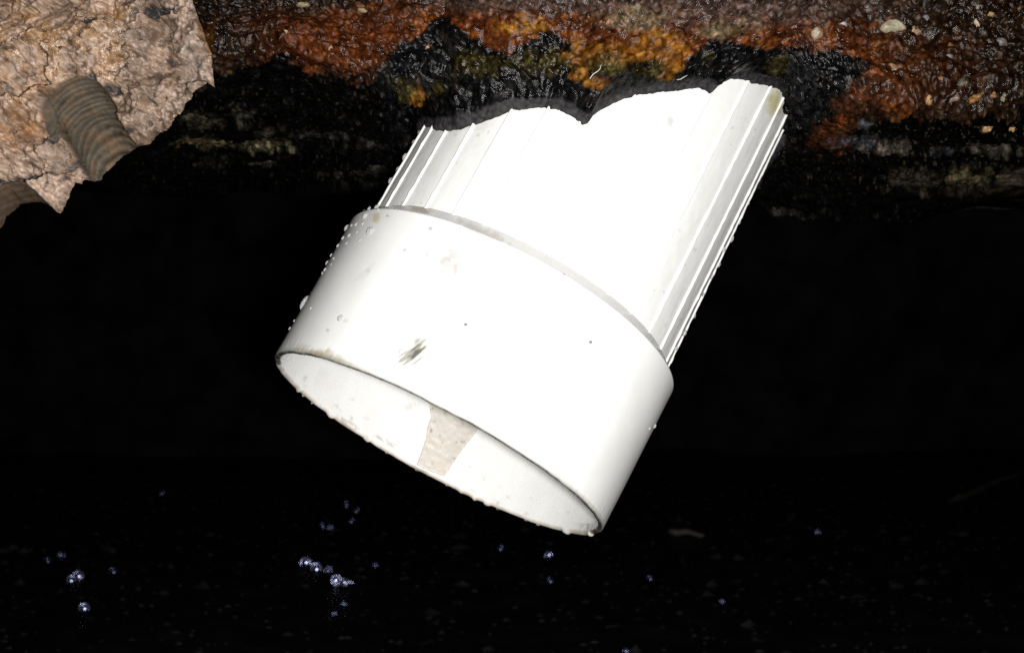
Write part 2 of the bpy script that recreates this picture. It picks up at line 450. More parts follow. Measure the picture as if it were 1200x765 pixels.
# ================================================================== colours of the wet ledge and the tarry mortar (one map, shared by both)
def ledge_albedo(u, v, X, s, tar_bias=0.0):
    """mineral colours laid out over the face: rust, ochre, tar, olive slime, lime grey"""
    n1 = fbm(u / 42, v / 22, 101, 5); n2 = fbm(u / 13, v / 8, 102, 4); n3 = fbm(u / 4.5, v / 3.5, 103, 3)
    c = np.zeros((*u.shape, 3)) + np.array([0.030, 0.016, 0.009])
    def mx(m, col):
        nonlocal c
        m = np.clip(m, 0, 1)[..., None]; c = c * (1 - m) + np.array(col) * m
    # brown speckled base along the whole face
    mx(0.7 * sstep(-0.1, 0.5, n2 + 0.5 * n3), (0.060, 0.028, 0.013))
    mx(0.5 * sstep(0.25, 0.6, n3), (0.10, 0.065, 0.045))
    # iron orange
    rust = np.maximum.reduce([
        blob(u, v, 400, 45, 110, 34, 111, 0.55, 0.45, 26), blob(u, v, 560, 38, 160, 30, 112, 0.6, 0.45, 26),
        blob(u, v, 760, 55, 95, 36, 113, 0.5, 0.4, 24), 0.9 * blob(u, v, 880, 42, 90, 18, 114, 0.5, 0.5, 20),
        blob(u, v, 1000, 55, 70, 30, 115, 0.6, 0.4, 22), 0.85 * blob(u, v, 1070, 85, 70, 38, 116, 0.7, 0.5, 24),
        0.85 * blob(u, v, 975, 135, 52, 16, 117, 0.7, 0.5, 16, math.radians(-42)), 0.8 * blob(u, v, 330, 35, 60, 20, 118, 0.6, 0.5, 20)])
    mx(rust * (0.75 + 0.35 * n2), (0.150, 0.036, 0.008))
    mx(rust * 0.8 * sstep(0.05, 0.5, n2 + 0.5 * n3) * (0.5 + 0.5 * sstep(440, 560, u)), (0.215, 0.062, 0.011))
    mx(rust * 0.6 * sstep(0.15, 0.55, -n2 + 0.4 * n1), (0.075, 0.018, 0.006))
    # grey lime film at the very top
    lime = np.maximum(blob(u, v, 640, 0, 150, 15, 121, 0.6, 0.5, 22), 0.8 * blob(u, v, 880, 10, 160, 18, 122, 0.8, 0.5, 26))
    mx(lime * (0.6 + 0.5 * n2), (0.15, 0.095, 0.075))
    mx(0.8 * blob(u, v, 745, 22, 34, 14, 123, 0.7, 0.4, 10), (0.23, 0.16, 0.09))
    mx(0.7 * blob(u, v, 850, 34, 34, 8, 124, 0.8, 0.5, 10), (0.20, 0.15, 0.08))
    mx(0.7 * blob(u, v, 838, 40, 12, 10, 125, 0.7, 0.4, 8), (0.22, 0.17, 0.10))
    # right end: dark brown sheet with lighter flecks
    mx(0.55 * blob(u, v, 1150, 45, 110, 70, 126, 0.5, 0.5, 40), (0.034, 0.015, 0.007))
    mx(0.7 * sstep(0.33, 0.5, n3) * sstep(1000, 1080, u), (0.13, 0.08, 0.045))
    mx(0.6 * blob(u, v, 265, 30, 60, 45, 127, 0.6, 0.5, 24), (0.032, 0.020, 0.013))
    mx(0.8 * blob(u, v, 246, 48, 7, 26, 128, 0.5, 0.5, 10, 0.25), (0.17, 0.065, 0.014))
    # tar: black grains round the pipe
    tx = np.array([430, 442, 452, 470, 492, 505, 528, 548, 560, 600, 625, 645, 660, 690, 720, 790, 815, 832, 860, 900, 940, 985, 1005, 1020, 1040])
    ty = np.array([100, 86, 66, 54, 46, 26, 24, 40, 52, 62, 44, 36, 46, 60, 66, 74, 62, 44, 50, 56, 58, 62, 66, 78, 100])
    top = np.interp(u, tx, ty) + 7 * n2 + 4 * n3
    tar = sstep(-2, 3, v - top) * sstep(424, 446, u + 6 * n2) * (1 - sstep(1004, 1030, u + 0.8 * (v - 80) + 10 * n2))
    mx(tar, np.array([0.0060, 0.0058, 0.0060]))
    mx(tar * 0.8 * sstep(0.32, 0.6, n3), (0.030, 0.029, 0.032))
    mx(tar * 0.5 * sstep(0.3, 0.6, n2 + .4 * n3), (0.026, 0.017, 0.012))
    # ochre clods in the tar
    och = np.maximum.reduce([blob(u, v, 725, 62, 62, 12, 131, 0.5, 0.3, 12), blob(u, v, 680, 68, 12, 24, 132, 0.6, 0.35, 10), blob(u, v, 775, 55, 34, 17, 133, 0.55, 0.3, 12),
                             blob(u, v, 697, 97, 13, 7, 134, 0.6, 0.4, 7), blob(u, v, 783, 90, 9, 8, 135, 0.8, 0.4, 6), blob(u, v, 605, 33, 22, 9, 136, 0.7, 0.4, 10), blob(u, v, 623, 28, 18, 10, 137, 0.7, 0.4, 10),
                             blob(u, v, 790, 72, 12, 12, 138, 0.8, 0.4, 8), 0.9 * blob(u, v, 490, 108, 9, 12, 139, 0.8, 0.5, 7), blob(u, v, 892, 52, 5, 6, 140, 0.5, 0.4, 5)])
    mx(och, (0.23, 0.085, 0.010))
    mx(och * 0.75 * sstep(0.05, 0.5, n2 + 0.6 * n3), (0.36, 0.155, 0.016))
    mx(och * 0.7 * sstep(0.1, 0.5, -n2 + .3 * n3), (0.16, 0.045, 0.006))
    # olive slime
    olv = np.maximum.reduce([0.9 * blob(u, v, 560, 76, 24, 14, 141, 0.7, 0.5, 10), 0.9 * blob(u, v, 505, 104, 15, 8, 142, 0.7, 0.5, 8), 0.8 * blob(u, v, 635, 72, 32, 14, 143, 0.8, 0.5, 12),
                             blob(u, v, 712, 76, 26, 11, 144, 0.6, 0.5, 9), 0.8 * blob(u, v, 912, 76, 13, 10, 145, 0.7, 0.5, 8), 0.8 * blob(u, v, 829, 66, 8, 6, 146, 0.6, 0.5, 6), 0.6 * blob(u, v, 475, 92, 12, 10, 147, 0.8, 0.5, 8),
                             0.7 * blob(u, v, 762, 82, 22, 8, 148, 0.8, 0.5, 8)])
    mx(olv * (0.75 + 0.5 * n3), (0.060, 0.045, 0.010))
    mx(olv * 0.7 * sstep(0.1, 0.5, n3), (0.13, 0.105, 0.03))
    # underside: black, with pale lime smears and flecks
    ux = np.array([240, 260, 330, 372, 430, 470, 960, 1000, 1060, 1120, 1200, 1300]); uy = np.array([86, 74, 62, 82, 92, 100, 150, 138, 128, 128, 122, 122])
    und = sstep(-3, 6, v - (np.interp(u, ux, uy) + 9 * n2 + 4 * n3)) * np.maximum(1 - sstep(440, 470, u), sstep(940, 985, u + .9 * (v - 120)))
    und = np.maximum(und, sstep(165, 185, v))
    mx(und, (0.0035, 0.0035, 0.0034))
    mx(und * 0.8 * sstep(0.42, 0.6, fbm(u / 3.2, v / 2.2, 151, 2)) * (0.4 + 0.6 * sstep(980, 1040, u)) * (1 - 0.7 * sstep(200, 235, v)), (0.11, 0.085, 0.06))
    mx(und * 0.8 * blob(u, v, 975, 150, 20, 26, 161, 0.9, 0.5, 8, .9), (0.10, 0.035, 0.012))
    for k, (cx, cy, ru, rv, st, col) in enumerate((
            (240, 166, 20, 6, 1, (0.55, 0.43, 0.22)), (298, 170, 34, 5.5, 1, (0.62, 0.52, 0.30)), (235, 136, 26, 8, .7, (0.30, 0.25, 0.16)), (282, 126, 14, 8, .7, (0.30, 0.27, 0.19)),
            (308, 150, 16, 7, .5, (0.28, 0.24, 0.16)), (306, 189, 12, 3, .7, (0.5, 0.47, 0.4)), (250, 188, 14, 4, .4, (0.3, 0.27, 0.2)), (268, 80, 12, 5, .8, (0.22, 0.15, 0.07)),
            (375, 157, 30, 4, .3, (0.3, 0.28, 0.25)), (430, 198, 40, 4, .25, (0.3, 0.28, 0.25)), (430, 168, 24, 4, .25, (0.3, 0.28, 0.25)), (400, 214, 50, 4, .2, (0.3, 0.28, 0.25)),
            (1040, 172, 26, 4.5, .9, (0.42, 0.34, 0.27)), (1000, 165, 22, 4, .6, (0.22, 0.22, 0.25)), (1012, 140, 8, 11, .7, (0.22, 0.23, 0.25)), (1110, 173, 16, 3, .7, (0.26, 0.26, 0.3)),
            (1160, 172, 24, 4, .9, (0.42, 0.36, 0.27)), (1146, 203, 24, 7, .9, (0.50, 0.42, 0.20)), (1185, 207, 16, 8, .7, (0.36, 0.26, 0.20)), (1062, 201, 22, 6, .5, (0.24, 0.2, 0.16)),
            (1120, 210, 60, 9, .35, (0.24, 0.2, 0.13)), (930, 246, 30, 4, .2, (0.4, 0.38, 0.34)), (1165, 248, 18, 4, .4, (0.4, 0.36, 0.34)), (983, 178, 7, 4, .9, (0.3, 0.08, 0.02)))):
        mx(und * st * 0.8 * blob(u, v, cx, cy, ru, rv, 170 + k, 1.4, 0.7, 9) * (0.45 + 0.55 * sstep(-.2, .3, n3)), tuple(x * .8 for x in col))
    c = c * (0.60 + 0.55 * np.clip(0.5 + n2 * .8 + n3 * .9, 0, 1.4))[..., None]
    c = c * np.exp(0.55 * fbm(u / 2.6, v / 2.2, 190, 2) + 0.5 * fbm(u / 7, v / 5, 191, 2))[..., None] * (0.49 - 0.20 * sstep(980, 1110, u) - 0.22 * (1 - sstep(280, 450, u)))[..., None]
    return c, dict(rust=rust, tar=tar, och=och, und=und, n1=n1, n2=n2, n3=n3, lime=lime)

# ================================================================== ledge
LIPU = np.array([0, 240, 330, 400, 450, 560, 700, 800, 850, 925, 965, 1010, 1100, 1200, 1400])
LIPV = np.array([76, 72, 64, 84, 90, 88, 78, 74, 66, 70, 98, 118, 124, 118, 116])
xs = np.concatenate([-np.geomspace(0.62, 0.166, 40)[:-1], np.arange(-0.165, 0.180, 0.00038), np.geomspace(0.181, 0.66, 40)])
# profile rows: (kind, parameter)
top_z = np.concatenate([np.linspace(0.30, 0.118, 20)[:-1], np.arange(0.118, 0.0805, -0.00036)])
YF, ZL = 0.390, 0.0745
profY, profZ, = [], []
for z in top_z: profY.append(YF + 0.22 * (z - ZL) ** 1.0); profZ.append(z)
rr = 0.006
for a in np.linspace(0.08, PI / 2 - 0.1, 26):
    profY.append(YF + 0.22 * 0.006 + rr - rr * math.cos(a)); profZ.append(ZL + rr - rr * math.sin(a) - 0.0003)
yb = np.concatenate([np.arange(profY[-1] + 0.0004, 0.43, 0.00042), np.arange(0.43, 0.52, 0.0007)])
y0, z0 = profY[-1], profZ[-1]
for y in yb: profY.append(y); profZ.append(z0 - (y - y0) * 0.17)
for a in np.linspace(0.1, PI / 2, 8): profY.append(0.52 + 0.012 * math.sin(a)); profZ.append(z0 - (0.52 - y0) * 0.17 + 0.012 * (1 - math.cos(a)))
for z in np.linspace(profZ[-1] + 0.01, 0.30, 6): profY.append(0.532); profZ.append(z)
profY = np.array(profY); profZ = np.array(profZ)
s = np.concatenate([[0], np.cumsum(np.hypot(np.diff(profY), np.diff(profZ)))])
ty_ = np.gradient(profY); tz_ = np.gradient(profZ); ln = np.hypot(ty_, tz_)
nY, nZ = tz_ / ln, -ty_ / ln                # outward: face -> -Y, underside -> -Z
X, SS = np.meshgrid(xs, s)
Yb = profY[:, None] + 0 * X; Zb = profZ[:, None] + 0 * X
ulip = 600 + F * X / 0.39
shift = (382.5 - np.interp(ulip, LIPU, LIPV)) / F * 0.39 - ZL
wsh = 1 - sstep(0.0, 0.045, np.maximum(Zb - ZL, 0) + 0 * X)
Zb = Zb + shift * wsh * (Yb < 0.525)
ub, vb = px(np.stack([X, Yb, Zb], -1))
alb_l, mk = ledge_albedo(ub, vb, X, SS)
# crust relief
def crust(a, b, seed):
    """angular, granular crust: heaped grains of several sizes on a lumpy base (metres)"""
    wx_ = a + 0.0012 * fbm(a / .003, b / .003, seed + 20, 3); wy_ = b + 0.0012 * fbm(a / .003 + 9, b / .003, seed + 21, 3)
    f1, v1 = worley(wx_ / 0.0062, wy_ / 0.0042, seed); f2, v2 = worley(wx_ / 0.0026, wy_ / 0.0020, seed + 1); f3, v3 = worley(a / 0.0013, b / 0.0012, seed + 2)
    l1 = v1 ** 2 * np.sqrt(np.clip(1 - f1 * f1, 0, 1)); l2 = v2 ** 2 * np.sqrt(np.clip(1 - f2 * f2, 0, 1)); l3 = v3 ** 2 * np.sqrt(np.clip(1 - f3 * f3, 0, 1))
    rdg = 1 - np.abs(fbm(a / 0.011, b / 0.006, seed + 3, 5, 0.6)) * 2
    return 0.0026 * l1 + 0.0017 * l2 + 0.0009 * l3 + 0.0004 * rdg + 0.0004 * fbm(a / .0013, b / .0012, seed + 4, 2), l1, l2
cr, lump, lump2 = crust(X, SS, 202)
disp = 0.0040 * fbm(X / 0.03, SS / 0.014, 205, 3, .5) + cr
disp = disp + 0.0020 * mk['och'] * (0.6 + 0.6 * lump)
disp = disp * (1 - 0.45 * mk['und']) + mk['und'] * (0.0016 * fbm(X / 0.02, SS / 0.008, 207, 4))
disp = np.where(Yb > 0.525, 0, disp)
Zb = Zb + 0.007 * fbm(X / 0.05, X * 0 + 3.3, 208, 4) * sstep(0.44, 0.52, Yb) * (Zb < 0.1)
P = np.stack([X, Yb + nY[:, None] * disp, Zb + nZ[:, None] * disp], -1)
ledge = mesh_np('rusty_ledge', P.reshape(-1, 3), grid_q(len(s), len(xs)), M_ledge)
set_attr(ledge, 'albedo', alb_l.reshape(-1, 3), 'COL')
rg = np.clip(0.25 + 0.20 * mk['n1'] + 0.20 * mk['n2'] + 0.15 * mk['och'] + 0.0 * mk['und'], 0.17, 0.8)
set_attr(ledge, 'rough', rg)
tag(ledge, 'wet concrete ledge crusted with orange rust above the white pipe', 'ledge')

def ledge_point(u_, v_):
    """nearest ledge vertex to a photo pixel and its outward normal"""
    uu, vv = px(P)
    k = np.argmin((uu - u_) ** 2 + (vv - v_) ** 2 + 1e6 * (Yb > 0.53))
    i, j = divmod(int(k), P.shape[1])
    return P[i, j], np.array([0, nY[i], nZ[i]])

# ================================================================== tarry mortar collar round the pipe (part of the ledge)
edge_px = [(497, 146), (510, 150), (524, 151), (540, 149), (560, 142), (578, 136), (592, 131), (600, 126), (612, 126), (625, 124), (642, 124), (656, 127), (668, 132), (678, 140), (684, 143.5),
           (690, 142), (697, 132), (706, 126), (720, 119), (735, 113), (752, 109), (770, 106.5), (790, 105), (806, 103), (818, 101), (828, 104), (834, 108), (840, 101), (848, 95), (858, 90.5), (870, 91), (884, 96), (900, 99), (912, 102), (919, 107)]
ep = np.array([on_cyl(a, b, R2 + 0.0006) for a, b in edge_px])
tl, tr = sil_theta(R2, -1), sil_theta(R2, 1)
tl, tr = (tl + PI) % (2 * PI) - PI, (tr + PI) % (2 * PI) - PI
sgn = 1 if tr > tl else -1
ths = ep[:, 0] * sgn; hs_ = ep[:, 1]
o_ = np.argsort(ths); ths, hs_ = ths[o_], hs_[o_]
TR = tr * sgn; TL = tl * sgn
# behind the silhouettes: right side hangs lower
def h_at(v_target, th_):
    hh_ = np.linspace(0.05, 0.2, 400); t_ = th_ * sgn
    Lq = np.stack([R2 * np.cos(t_) + 0 * hh_, R2 * np.sin(t_) + 0 * hh_, hh_], -1)
    vv = px(to_world(Lq))[1]
    return float(np.interp(v_target, vv[::-1], hh_[::-1]))
ext = [(TR + 0.02, h_at(125, TR)), (TR + 0.06, h_at(165, TR)), (TR + 0.14, h_at(190, TR)), (TR + 0.25, h_at(203, TR)), (TR + 0.5, h_at(210, TR)), (TR + 0.9, h_at(205, TR))]
extl = [(TL - 0.05, hs_[0] - 0.001), (TL - 0.3, hs_[0] + 0.002), (TL - 0.7, hs_[0] + 0.004)]
ths = np.concatenate([[e[0] for e in extl[::-1]], ths, [e[0] for e in ext]]); hs_ = np.concatenate([[e[1] for e in extl[::-1]], hs_, [e[1] for e in ext]])
span = 2 * PI
t0 = ths[0]
ths = np.concatenate([ths, [t0 + span]]); hs_ = np.concatenate([hs_, [hs_[0]]])
k_ = np.maximum.accumulate(ths + np.arange(len(ths)) * 1e-6); ths = k_
tA = np.concatenate([np.arange(ths[0], TR + 0.6, 0.0055), np.linspace(TR + 0.6, t0 + span, 90)])
hE = np.interp(tA, ths, hs_) + 0.00025 * fbm(tA * 60, tA * 0, 301, 4) + 0.0001 * fbm(tA * 220, tA * 0, 302, 2)
# rows: inner wall up (hidden), lip face from pipe outwards, outer skin upwards
nl, no = 12, 120
ths_lip = on_cyl(550, 145, R2)[0] * sgn
lipw = np.maximum(0.0007, 0.0013 + 0.0016 * np.exp(-((tA - ths_lip) / 0.28) ** 2) + 0.0014 * fbm(tA * 7, tA * 0 + 4, 303, 4)) + 0.0003 * sstep(TR - 0.03, TR + 0.15, tA)
rows_r, rows_h, rows_k = [], [], []
rows_r.append(R2 - 0.002 + 0 * tA); rows_h.append(hE + 0.004); rows_k.append(0)
for k in np.linspace(0, 1, nl):
    bulge = math.sin(k * PI / 2)
    rows_r.append(R2 - 0.0012 + (lipw + 0.0012) * k); rows_h.append(hE - 0.0006 * math.sin(k * PI) + 0.0016 * (1 - math.sqrt(max(0, 1 - k ** 4)))); rows_k.append(0.5)
for k in np.linspace(0.012, 1, no):
    dh = 0.052 * k
    rows_r.append(R2 + lipw + 0.0035 * (1 - np.exp(-dh / 0.006)) + 0.42 * dh + 0 * tA); rows_h.append(hE + 0.0016 + dh); rows_k.append(1)
RRm = np.array(rows_r); HHm = np.array(rows_h); KK = np.array(rows_k)[:, None] + 0 * RRm
TT = tA[None, :] + 0 * RRm
ax_, ay_ = TT * R2, HHm
w1, c1 = worley(ax_ / 0.0055 + .7 * fbm(ax_ / .005, ay_ / .005, 311, 2), ay_ / 0.0048, 312)
w2, c2 = worley(ax_ / 0.0016, ay_ / 0.0016, 313)
hd = np.clip((HHm - hE[None, :]) / 0.006, 0, 1)
cr, l1_, l2_ = crust(ax_, ay_, 312)
gr = 0.0026 * fbm(ax_ / 0.018, ay_ / 0.014, 314, 4) * hd + cr * (0.2 + 0.8 * hd)
RRm = RRm + gr * (KK > 0.9) + 0.00025 * fbm(ax_ / .002, RRm / .001, 316, 3) * (KK == 0.5)
HHm = HHm + 0.0003 * fbm(ax_ / .0018, RRm / .0012, 317, 3) * (KK == 0.5)
Lm = np.stack([RRm * np.cos(TT * sgn), RRm * np.sin(TT * sgn), HHm], -1)
Wm = to_world(Lm)
um, vm = px(Wm)
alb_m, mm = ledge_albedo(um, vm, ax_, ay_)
lipk = (KK < 0.9) * 1.0
fade = (1 - sstep(0.0, 0.004, HHm - hE[None, :] + 0.0004 + 0.0015 * fbm(ax_ / .003, ay_ / .003, 318, 3))) * (KK > 0.9)
grey = np.clip(lipk * 0.95 + 0.0 * fade, 0, 1)[..., None]
gcol = np.array([0.030, 0.028, 0.029]) * (1 + 0.5 * fbm(ax_ / .009, RRm / .004, 319, 3))[..., None]
alb_m = alb_m * (1 - grey) + gcol * grey
mq = grid_q(len(RRm), len(tA))
mort = mesh_np('mortar_collar', Wm.reshape(-1, 3), mq[:, ::sgn], M_ledge, ledge)
set_attr(mort, 'albedo', alb_m.reshape(-1, 3), 'COL')
set_attr(mort, 'rough', np.clip(0.21 + 0.5 * grey[..., 0] + 0.12 * mm['n2'] + 0.15 * mm['och'], 0.16, 0.9))
mort['label'] = 'black tarry mortar collar with ragged grey lip'

# ================================================================== stones set in the ledge
def pebble(name, loc, size, rot, color, seed, parent, mat=M_stone, sub=3, rough=0.28):
    import bmesh
    bm = bmesh.new(); bmesh.ops.create_icosphere(bm, subdivisions=sub, radius=1.0)
    V = np.array([v_.co[:] for v_ in bm.verts]); T = np.array([[v_.index for v_ in f.verts] for f in bm.faces])
    bm.free()
    n = fbm(V[:, 0] * 1.3 + seed, V[:, 1] * 1.3 + V[:, 2] * 1.7, seed, 3) * rough * 1.6 + 0.08 * fbm(V[:, 0] * 5 + seed, V[:, 1] * 5 + V[:, 2] * 4, seed + 1, 2)
    V = V * (1 + n)[:, None] * np.array(size)
    ct, st = math.cos(rot), math.sin(rot)
    V = np.stack([V[:, 0] * ct - V[:, 2] * st, V[:, 1], V[:, 0] * st + V[:, 2] * ct], -1) + np.array(loc)
    o = mesh_np(name, V, np.zeros((0, 4)), mat, parent, True, T)
    c = np.tile(np.array(color), (len(V), 1)) * (1 + 0.35 * fbm(V[:, 0] * 900, V[:, 2] * 900 + V[:, 1] * 500, seed + 2, 3))[:, None]
    set_attr(o, 'albedo', np.clip(c, 0, 1), 'COL')
    return o

pxm = 0.39 / F                                     # one photo pixel at the ledge, in metres
stones = [  # u, v, half width px, half height px, tilt deg, colour
    (1046, 30, 15, 8, 8, (0.30, 0.26, 0.18)), (1070, 37, 12, 6, -35, (0.26, 0.17, 0.09)), (958, 37, 9, 7, -40, (0.27, 0.20, 0.13)), (990, 28, 5, 3, 20, (0.28, 0.26, 0.26)),
    (738, 20, 11, 7, -10, (0.30, 0.23, 0.14)), (753, 28, 8, 5, 0, (0.22, 0.16, 0.09)), (776, 22, 13, 6, 12, (0.020, 0.022, 0.028)), (845, 29, 13, 4, 8, (0.23, 0.18, 0.11)), (878, 19, 8, 6, 0, (0.03, 0.032, 0.034)),
    (1113, 66, 9, 6, 30, (0.15, 0.12, 0.11)), (1113, 55, 5, 4, 0, (0.30, 0.13, 0.05)), (1160, 17, 5, 3, 0, (0.55, 0.34, 0.12)), (1146, 27, 2.5, 5, -15, (0.70, 0.55, 0.38)), (1146, 10, 2.5, 2.5, 0, (0.4, 0.3, 0.25)),
    (1144, 116, 7, 4, -20, (0.36, 0.17, 0.05)), (1090, 118, 3, 6, 0, (0.50, 0.28, 0.09)), (1119, 115, 8, 5, -30, (0.24, 0.17, 0.13)), (1128, 98, 9, 4, -45, (0.16, 0.13, 0.09)), (1103, 92, 5, 4, 0, (0.34, 0.14, 0.04)),
    (1158, 153, 5, 5, 0, (0.60, 0.36, 0.16)), (1187, 151, 4, 5, 0, (0.55, 0.36, 0.14)), (1177, 116, 3, 5, 0, (0.32, 0.28, 0.16)), (1164, 111, 5, 4, 20, (0.30, 0.14, 0.05)), (1174, 49, 6, 4, 25, (0.24, 0.2, 0.18)),
    (1050, 80, 10, 5, 15, (0.20, 0.13, 0.07)), (900, 38, 5, 3, 0, (0.28, 0.22, 0.15)), (772, 38, 6, 4, 0, (0.28, 0.11, 0.03)), (807, 47, 6, 5, 30, (0.35, 0.13, 0.03)), (675, 22, 7, 4, 10, (0.10, 0.02, 0.008)),
    (640, 20, 9, 4, -5, (0.11, 0.022, 0.01)), (551, 47, 4, 7, 0, (0.30, 0.12, 0.05)), (500, 54, 3, 4, 0, (0.25, 0.10, 0.05)), (333, 38, 6, 3, 0, (0.26, 0.20, 0.11)), (355, 5, 6, 3, 0, (0.22, 0.17, 0.09)),
    (388, 57, 4, 4, 0, (0.2, 0.11, 0.06)), (428, 12, 7, 3, 0, (0.20, 0.15, 0.07)), (268, 81, 9, 4, 5, (0.26, 0.18, 0.08)), (1138, 138, 4, 3, 0, (0.40, 0.2, 0.12)), (1085, 20, 4, 4, 0, (0.2, 0.18, 0.18)), (1017, 9, 6, 4, 0, (0.12, 0.10, 0.09)),
]
for k, (uu, vv, a, b, rt, colr) in enumerate(stones):
    p_, n_ = ledge_point(uu, vv)
    sz = p_[1] / F
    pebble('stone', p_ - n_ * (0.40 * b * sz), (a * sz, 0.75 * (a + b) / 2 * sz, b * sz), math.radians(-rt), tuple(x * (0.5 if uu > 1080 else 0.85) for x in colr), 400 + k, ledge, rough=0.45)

# ================================================================== broken stone block, upper left
D0 = 0.374
out_px = [(-190, -90), (212, -90), (220, -30), (226, 0), (233, 20), (241, 40), (243, 55), (246, 66), (243, 82), (243, 98), (232, 108), (224, 116), (211, 125), (204, 136), (192, 146), (181, 153), (170, 165), (158, 168),
          (148, 167), (138, 170), (128, 174), (118, 182), (111, 190), (103, 199), (103, 205), (92, 212), (84, 219), (77, 229), (73, 240), (66, 248), (58, 246), (53, 240), (44, 236), (36, 234), (24, 233), (12, 235), (2, 241), (-8, 250), (-18, 266), (-190, 300)]
op = np.array([((a - 600) / F * D0, (382.5 - b) / F * D0) for a, b in out_px])
stp = 0.00034
gx, gz = np.meshgrid(np.arange(op[:, 0].min() + .012, op[:, 0].max() + stp, stp), np.arange(op[:, 1].max() - .02, op[:, 1].min() - stp, -stp))
# roughen the outline a little
def rough_poly(P_, step, amp, seed):
    out = []
    for i in range(len(P_)):
        a, b = P_[i], P_[(i + 1) % len(P_)]
        n = max(1, int(np.hypot(*(b - a)) / step))
        for k in range(n): out.append(a + (b - a) * k / n)
    out = np.array(out); q = np.arange(len(out))
    out[:, 0] += amp * fbm(q * .35, q * 0, seed, 3); out[:, 1] += amp * fbm(q * .35, q * 0 + 5, seed + 1, 3)
    return out
op = rough_poly(op, 0.0008, 0.0004, 501)
op[:, 0] = np.maximum(op[:, 0], gx.min() - 0.0001); op[:, 1] = np.minimum(op[:, 1], gz.max() + .0001)
Xn, Zn, Q, used, ed = cut_grid(gx, gz, op)
U = 600 + F * Xn / D0; Vv = 382.5 - F * Zn / D0
pm = D0 / F
n1 = fbm(U / 60, Vv / 60, 511, 5); n2 = fbm(U / 18, Vv / 15, 512, 4); n3 = fbm(U / 6, Vv / 6, 513, 3)
w1, c1 = worley(U / 13 + n2, Vv / 12, 514); w2, c2 = worley(U / 4.2, Vv / 4.2, 515)
wetm = sstep(0.0, 0.5, 1 - sstep(110, 200, U + 0.25 * Vv + 50 * n1) + 0.35 * n2) * (1 - sstep(150, 200, Vv + 20 * n2))
flow = sstep(120, 165, U + 18 * n2)
up = pm * (9.0 * n1 + 5.0 * n2 + 2.0 * n3 * (1 - 0.3 * flow) + (3.0 * (1 - w1) * (.2 + c1)) * (0.4 + 0.6 * wetm) + 1.1 * (1 - w2) * (.3 + c2) + 0.9 * fbm(U / 2.4, Vv / 2.4, 535, 3))
def facets(a, b, size, seed):
    ix = np.floor(a / size); iy = np.floor(b / size); best = np.full(a.shape, 9e9); out = np.zeros(a.shape); z = np.zeros_like(ix)
    for dx in (-1, 0, 1):
        for dy in (-1, 0, 1):
            cx = ix + dx; cy = iy + dy
            qx = (cx + _hash(cx, cy, z, seed)) * size; qy = (cy + _hash(cx, cy, z + 1, seed)) * size
            dd = np.hypot(a - qx, b - qy); m = dd < best; best = np.where(m, dd, best)
            h = (_hash(cx, cy, z + 2, seed) - .5) * 2 * (a - qx) + (_hash(cx, cy, z + 3, seed) - .5) * 2 * (b - qy) + (_hash(cx, cy, z + 4, seed) - .5) * size * .35
            out = np.where(m, h, out)
    return out
wu, wv = U + 9 * n2 + 2 * n3, Vv + 9 * fbm(U / 16, Vv / 16, 560, 3)
up = up + pm * (1.0 * facets(wu, wv, 52.0, 551) + 0.42 * facets(wu, wv, 19.0, 552)) * (1 - 0.2 * wetm) + pm * 0.25 * facets(wu + 3 * n3, wv, 7.0, 553)
up = up + flow * pm * 3.0 * fbm((U + Vv * .5) / 9, (Vv - U * .5) / 40, 516, 3)
# broad facets: the block bows away to the right and below
base = D0 + pm * (0.16 * np.maximum(U - 150, 0) + 0.10 * np.maximum(Vv - 140, 0) - 0.04 * U)
round_ = pm * 9 * np.exp(-ed / (pm * 5.0))
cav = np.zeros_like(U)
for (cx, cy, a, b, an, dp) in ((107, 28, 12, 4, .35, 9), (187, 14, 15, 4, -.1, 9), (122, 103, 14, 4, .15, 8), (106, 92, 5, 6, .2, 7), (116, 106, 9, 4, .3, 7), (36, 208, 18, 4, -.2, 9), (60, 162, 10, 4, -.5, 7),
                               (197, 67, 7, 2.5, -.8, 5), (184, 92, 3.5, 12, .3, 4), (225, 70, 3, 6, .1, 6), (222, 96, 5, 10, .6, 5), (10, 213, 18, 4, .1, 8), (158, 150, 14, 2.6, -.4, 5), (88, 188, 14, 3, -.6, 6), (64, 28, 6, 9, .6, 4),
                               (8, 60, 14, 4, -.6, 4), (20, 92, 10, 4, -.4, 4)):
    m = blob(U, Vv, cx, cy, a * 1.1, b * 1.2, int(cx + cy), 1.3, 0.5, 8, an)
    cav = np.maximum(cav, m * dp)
# drill holes broken open: cylinders sunk obliquely into the face
def bore(u0, v0, du, dv, w, beta, start=0.0):
    l_ = math.hypot(du, dv); du, dv = du / l_, dv / l_
    t = (U - u0) * du + (Vv - v0) * dv; p = -(U - u0) * dv + (Vv - v0) * du
    axis_d = -w + (t - start) * math.tan(beta)
    dep = np.minimum(axis_d, 0.55 * w) + np.sqrt(np.maximum(w * w - p * p, 0))
    dep = np.where(np.abs(p) < w, dep, -99)
    a = t * math.cos(beta) + np.clip(dep, 0, 99) * math.sin(beta) * 1.35
    return np.clip(dep, 0, None), a, p / w, t
g1, a1, p1, t1 = bore(80, 93, 0.43, 0.90, 35, math.radians(46))
g1b, a1b, p1b, t1b = bore(60, 104, 0.34, 0.94, 24, math.radians(22))
g1b = g1b * 0.6 * (1 - sstep(34, 66, t1b))
g2, a2, p2, t2 = bore(2, 210, 0.30, 0.95, 46, math.radians(36))
gm = np.maximum(np.maximum(g1, g1b * 0.8), g2)
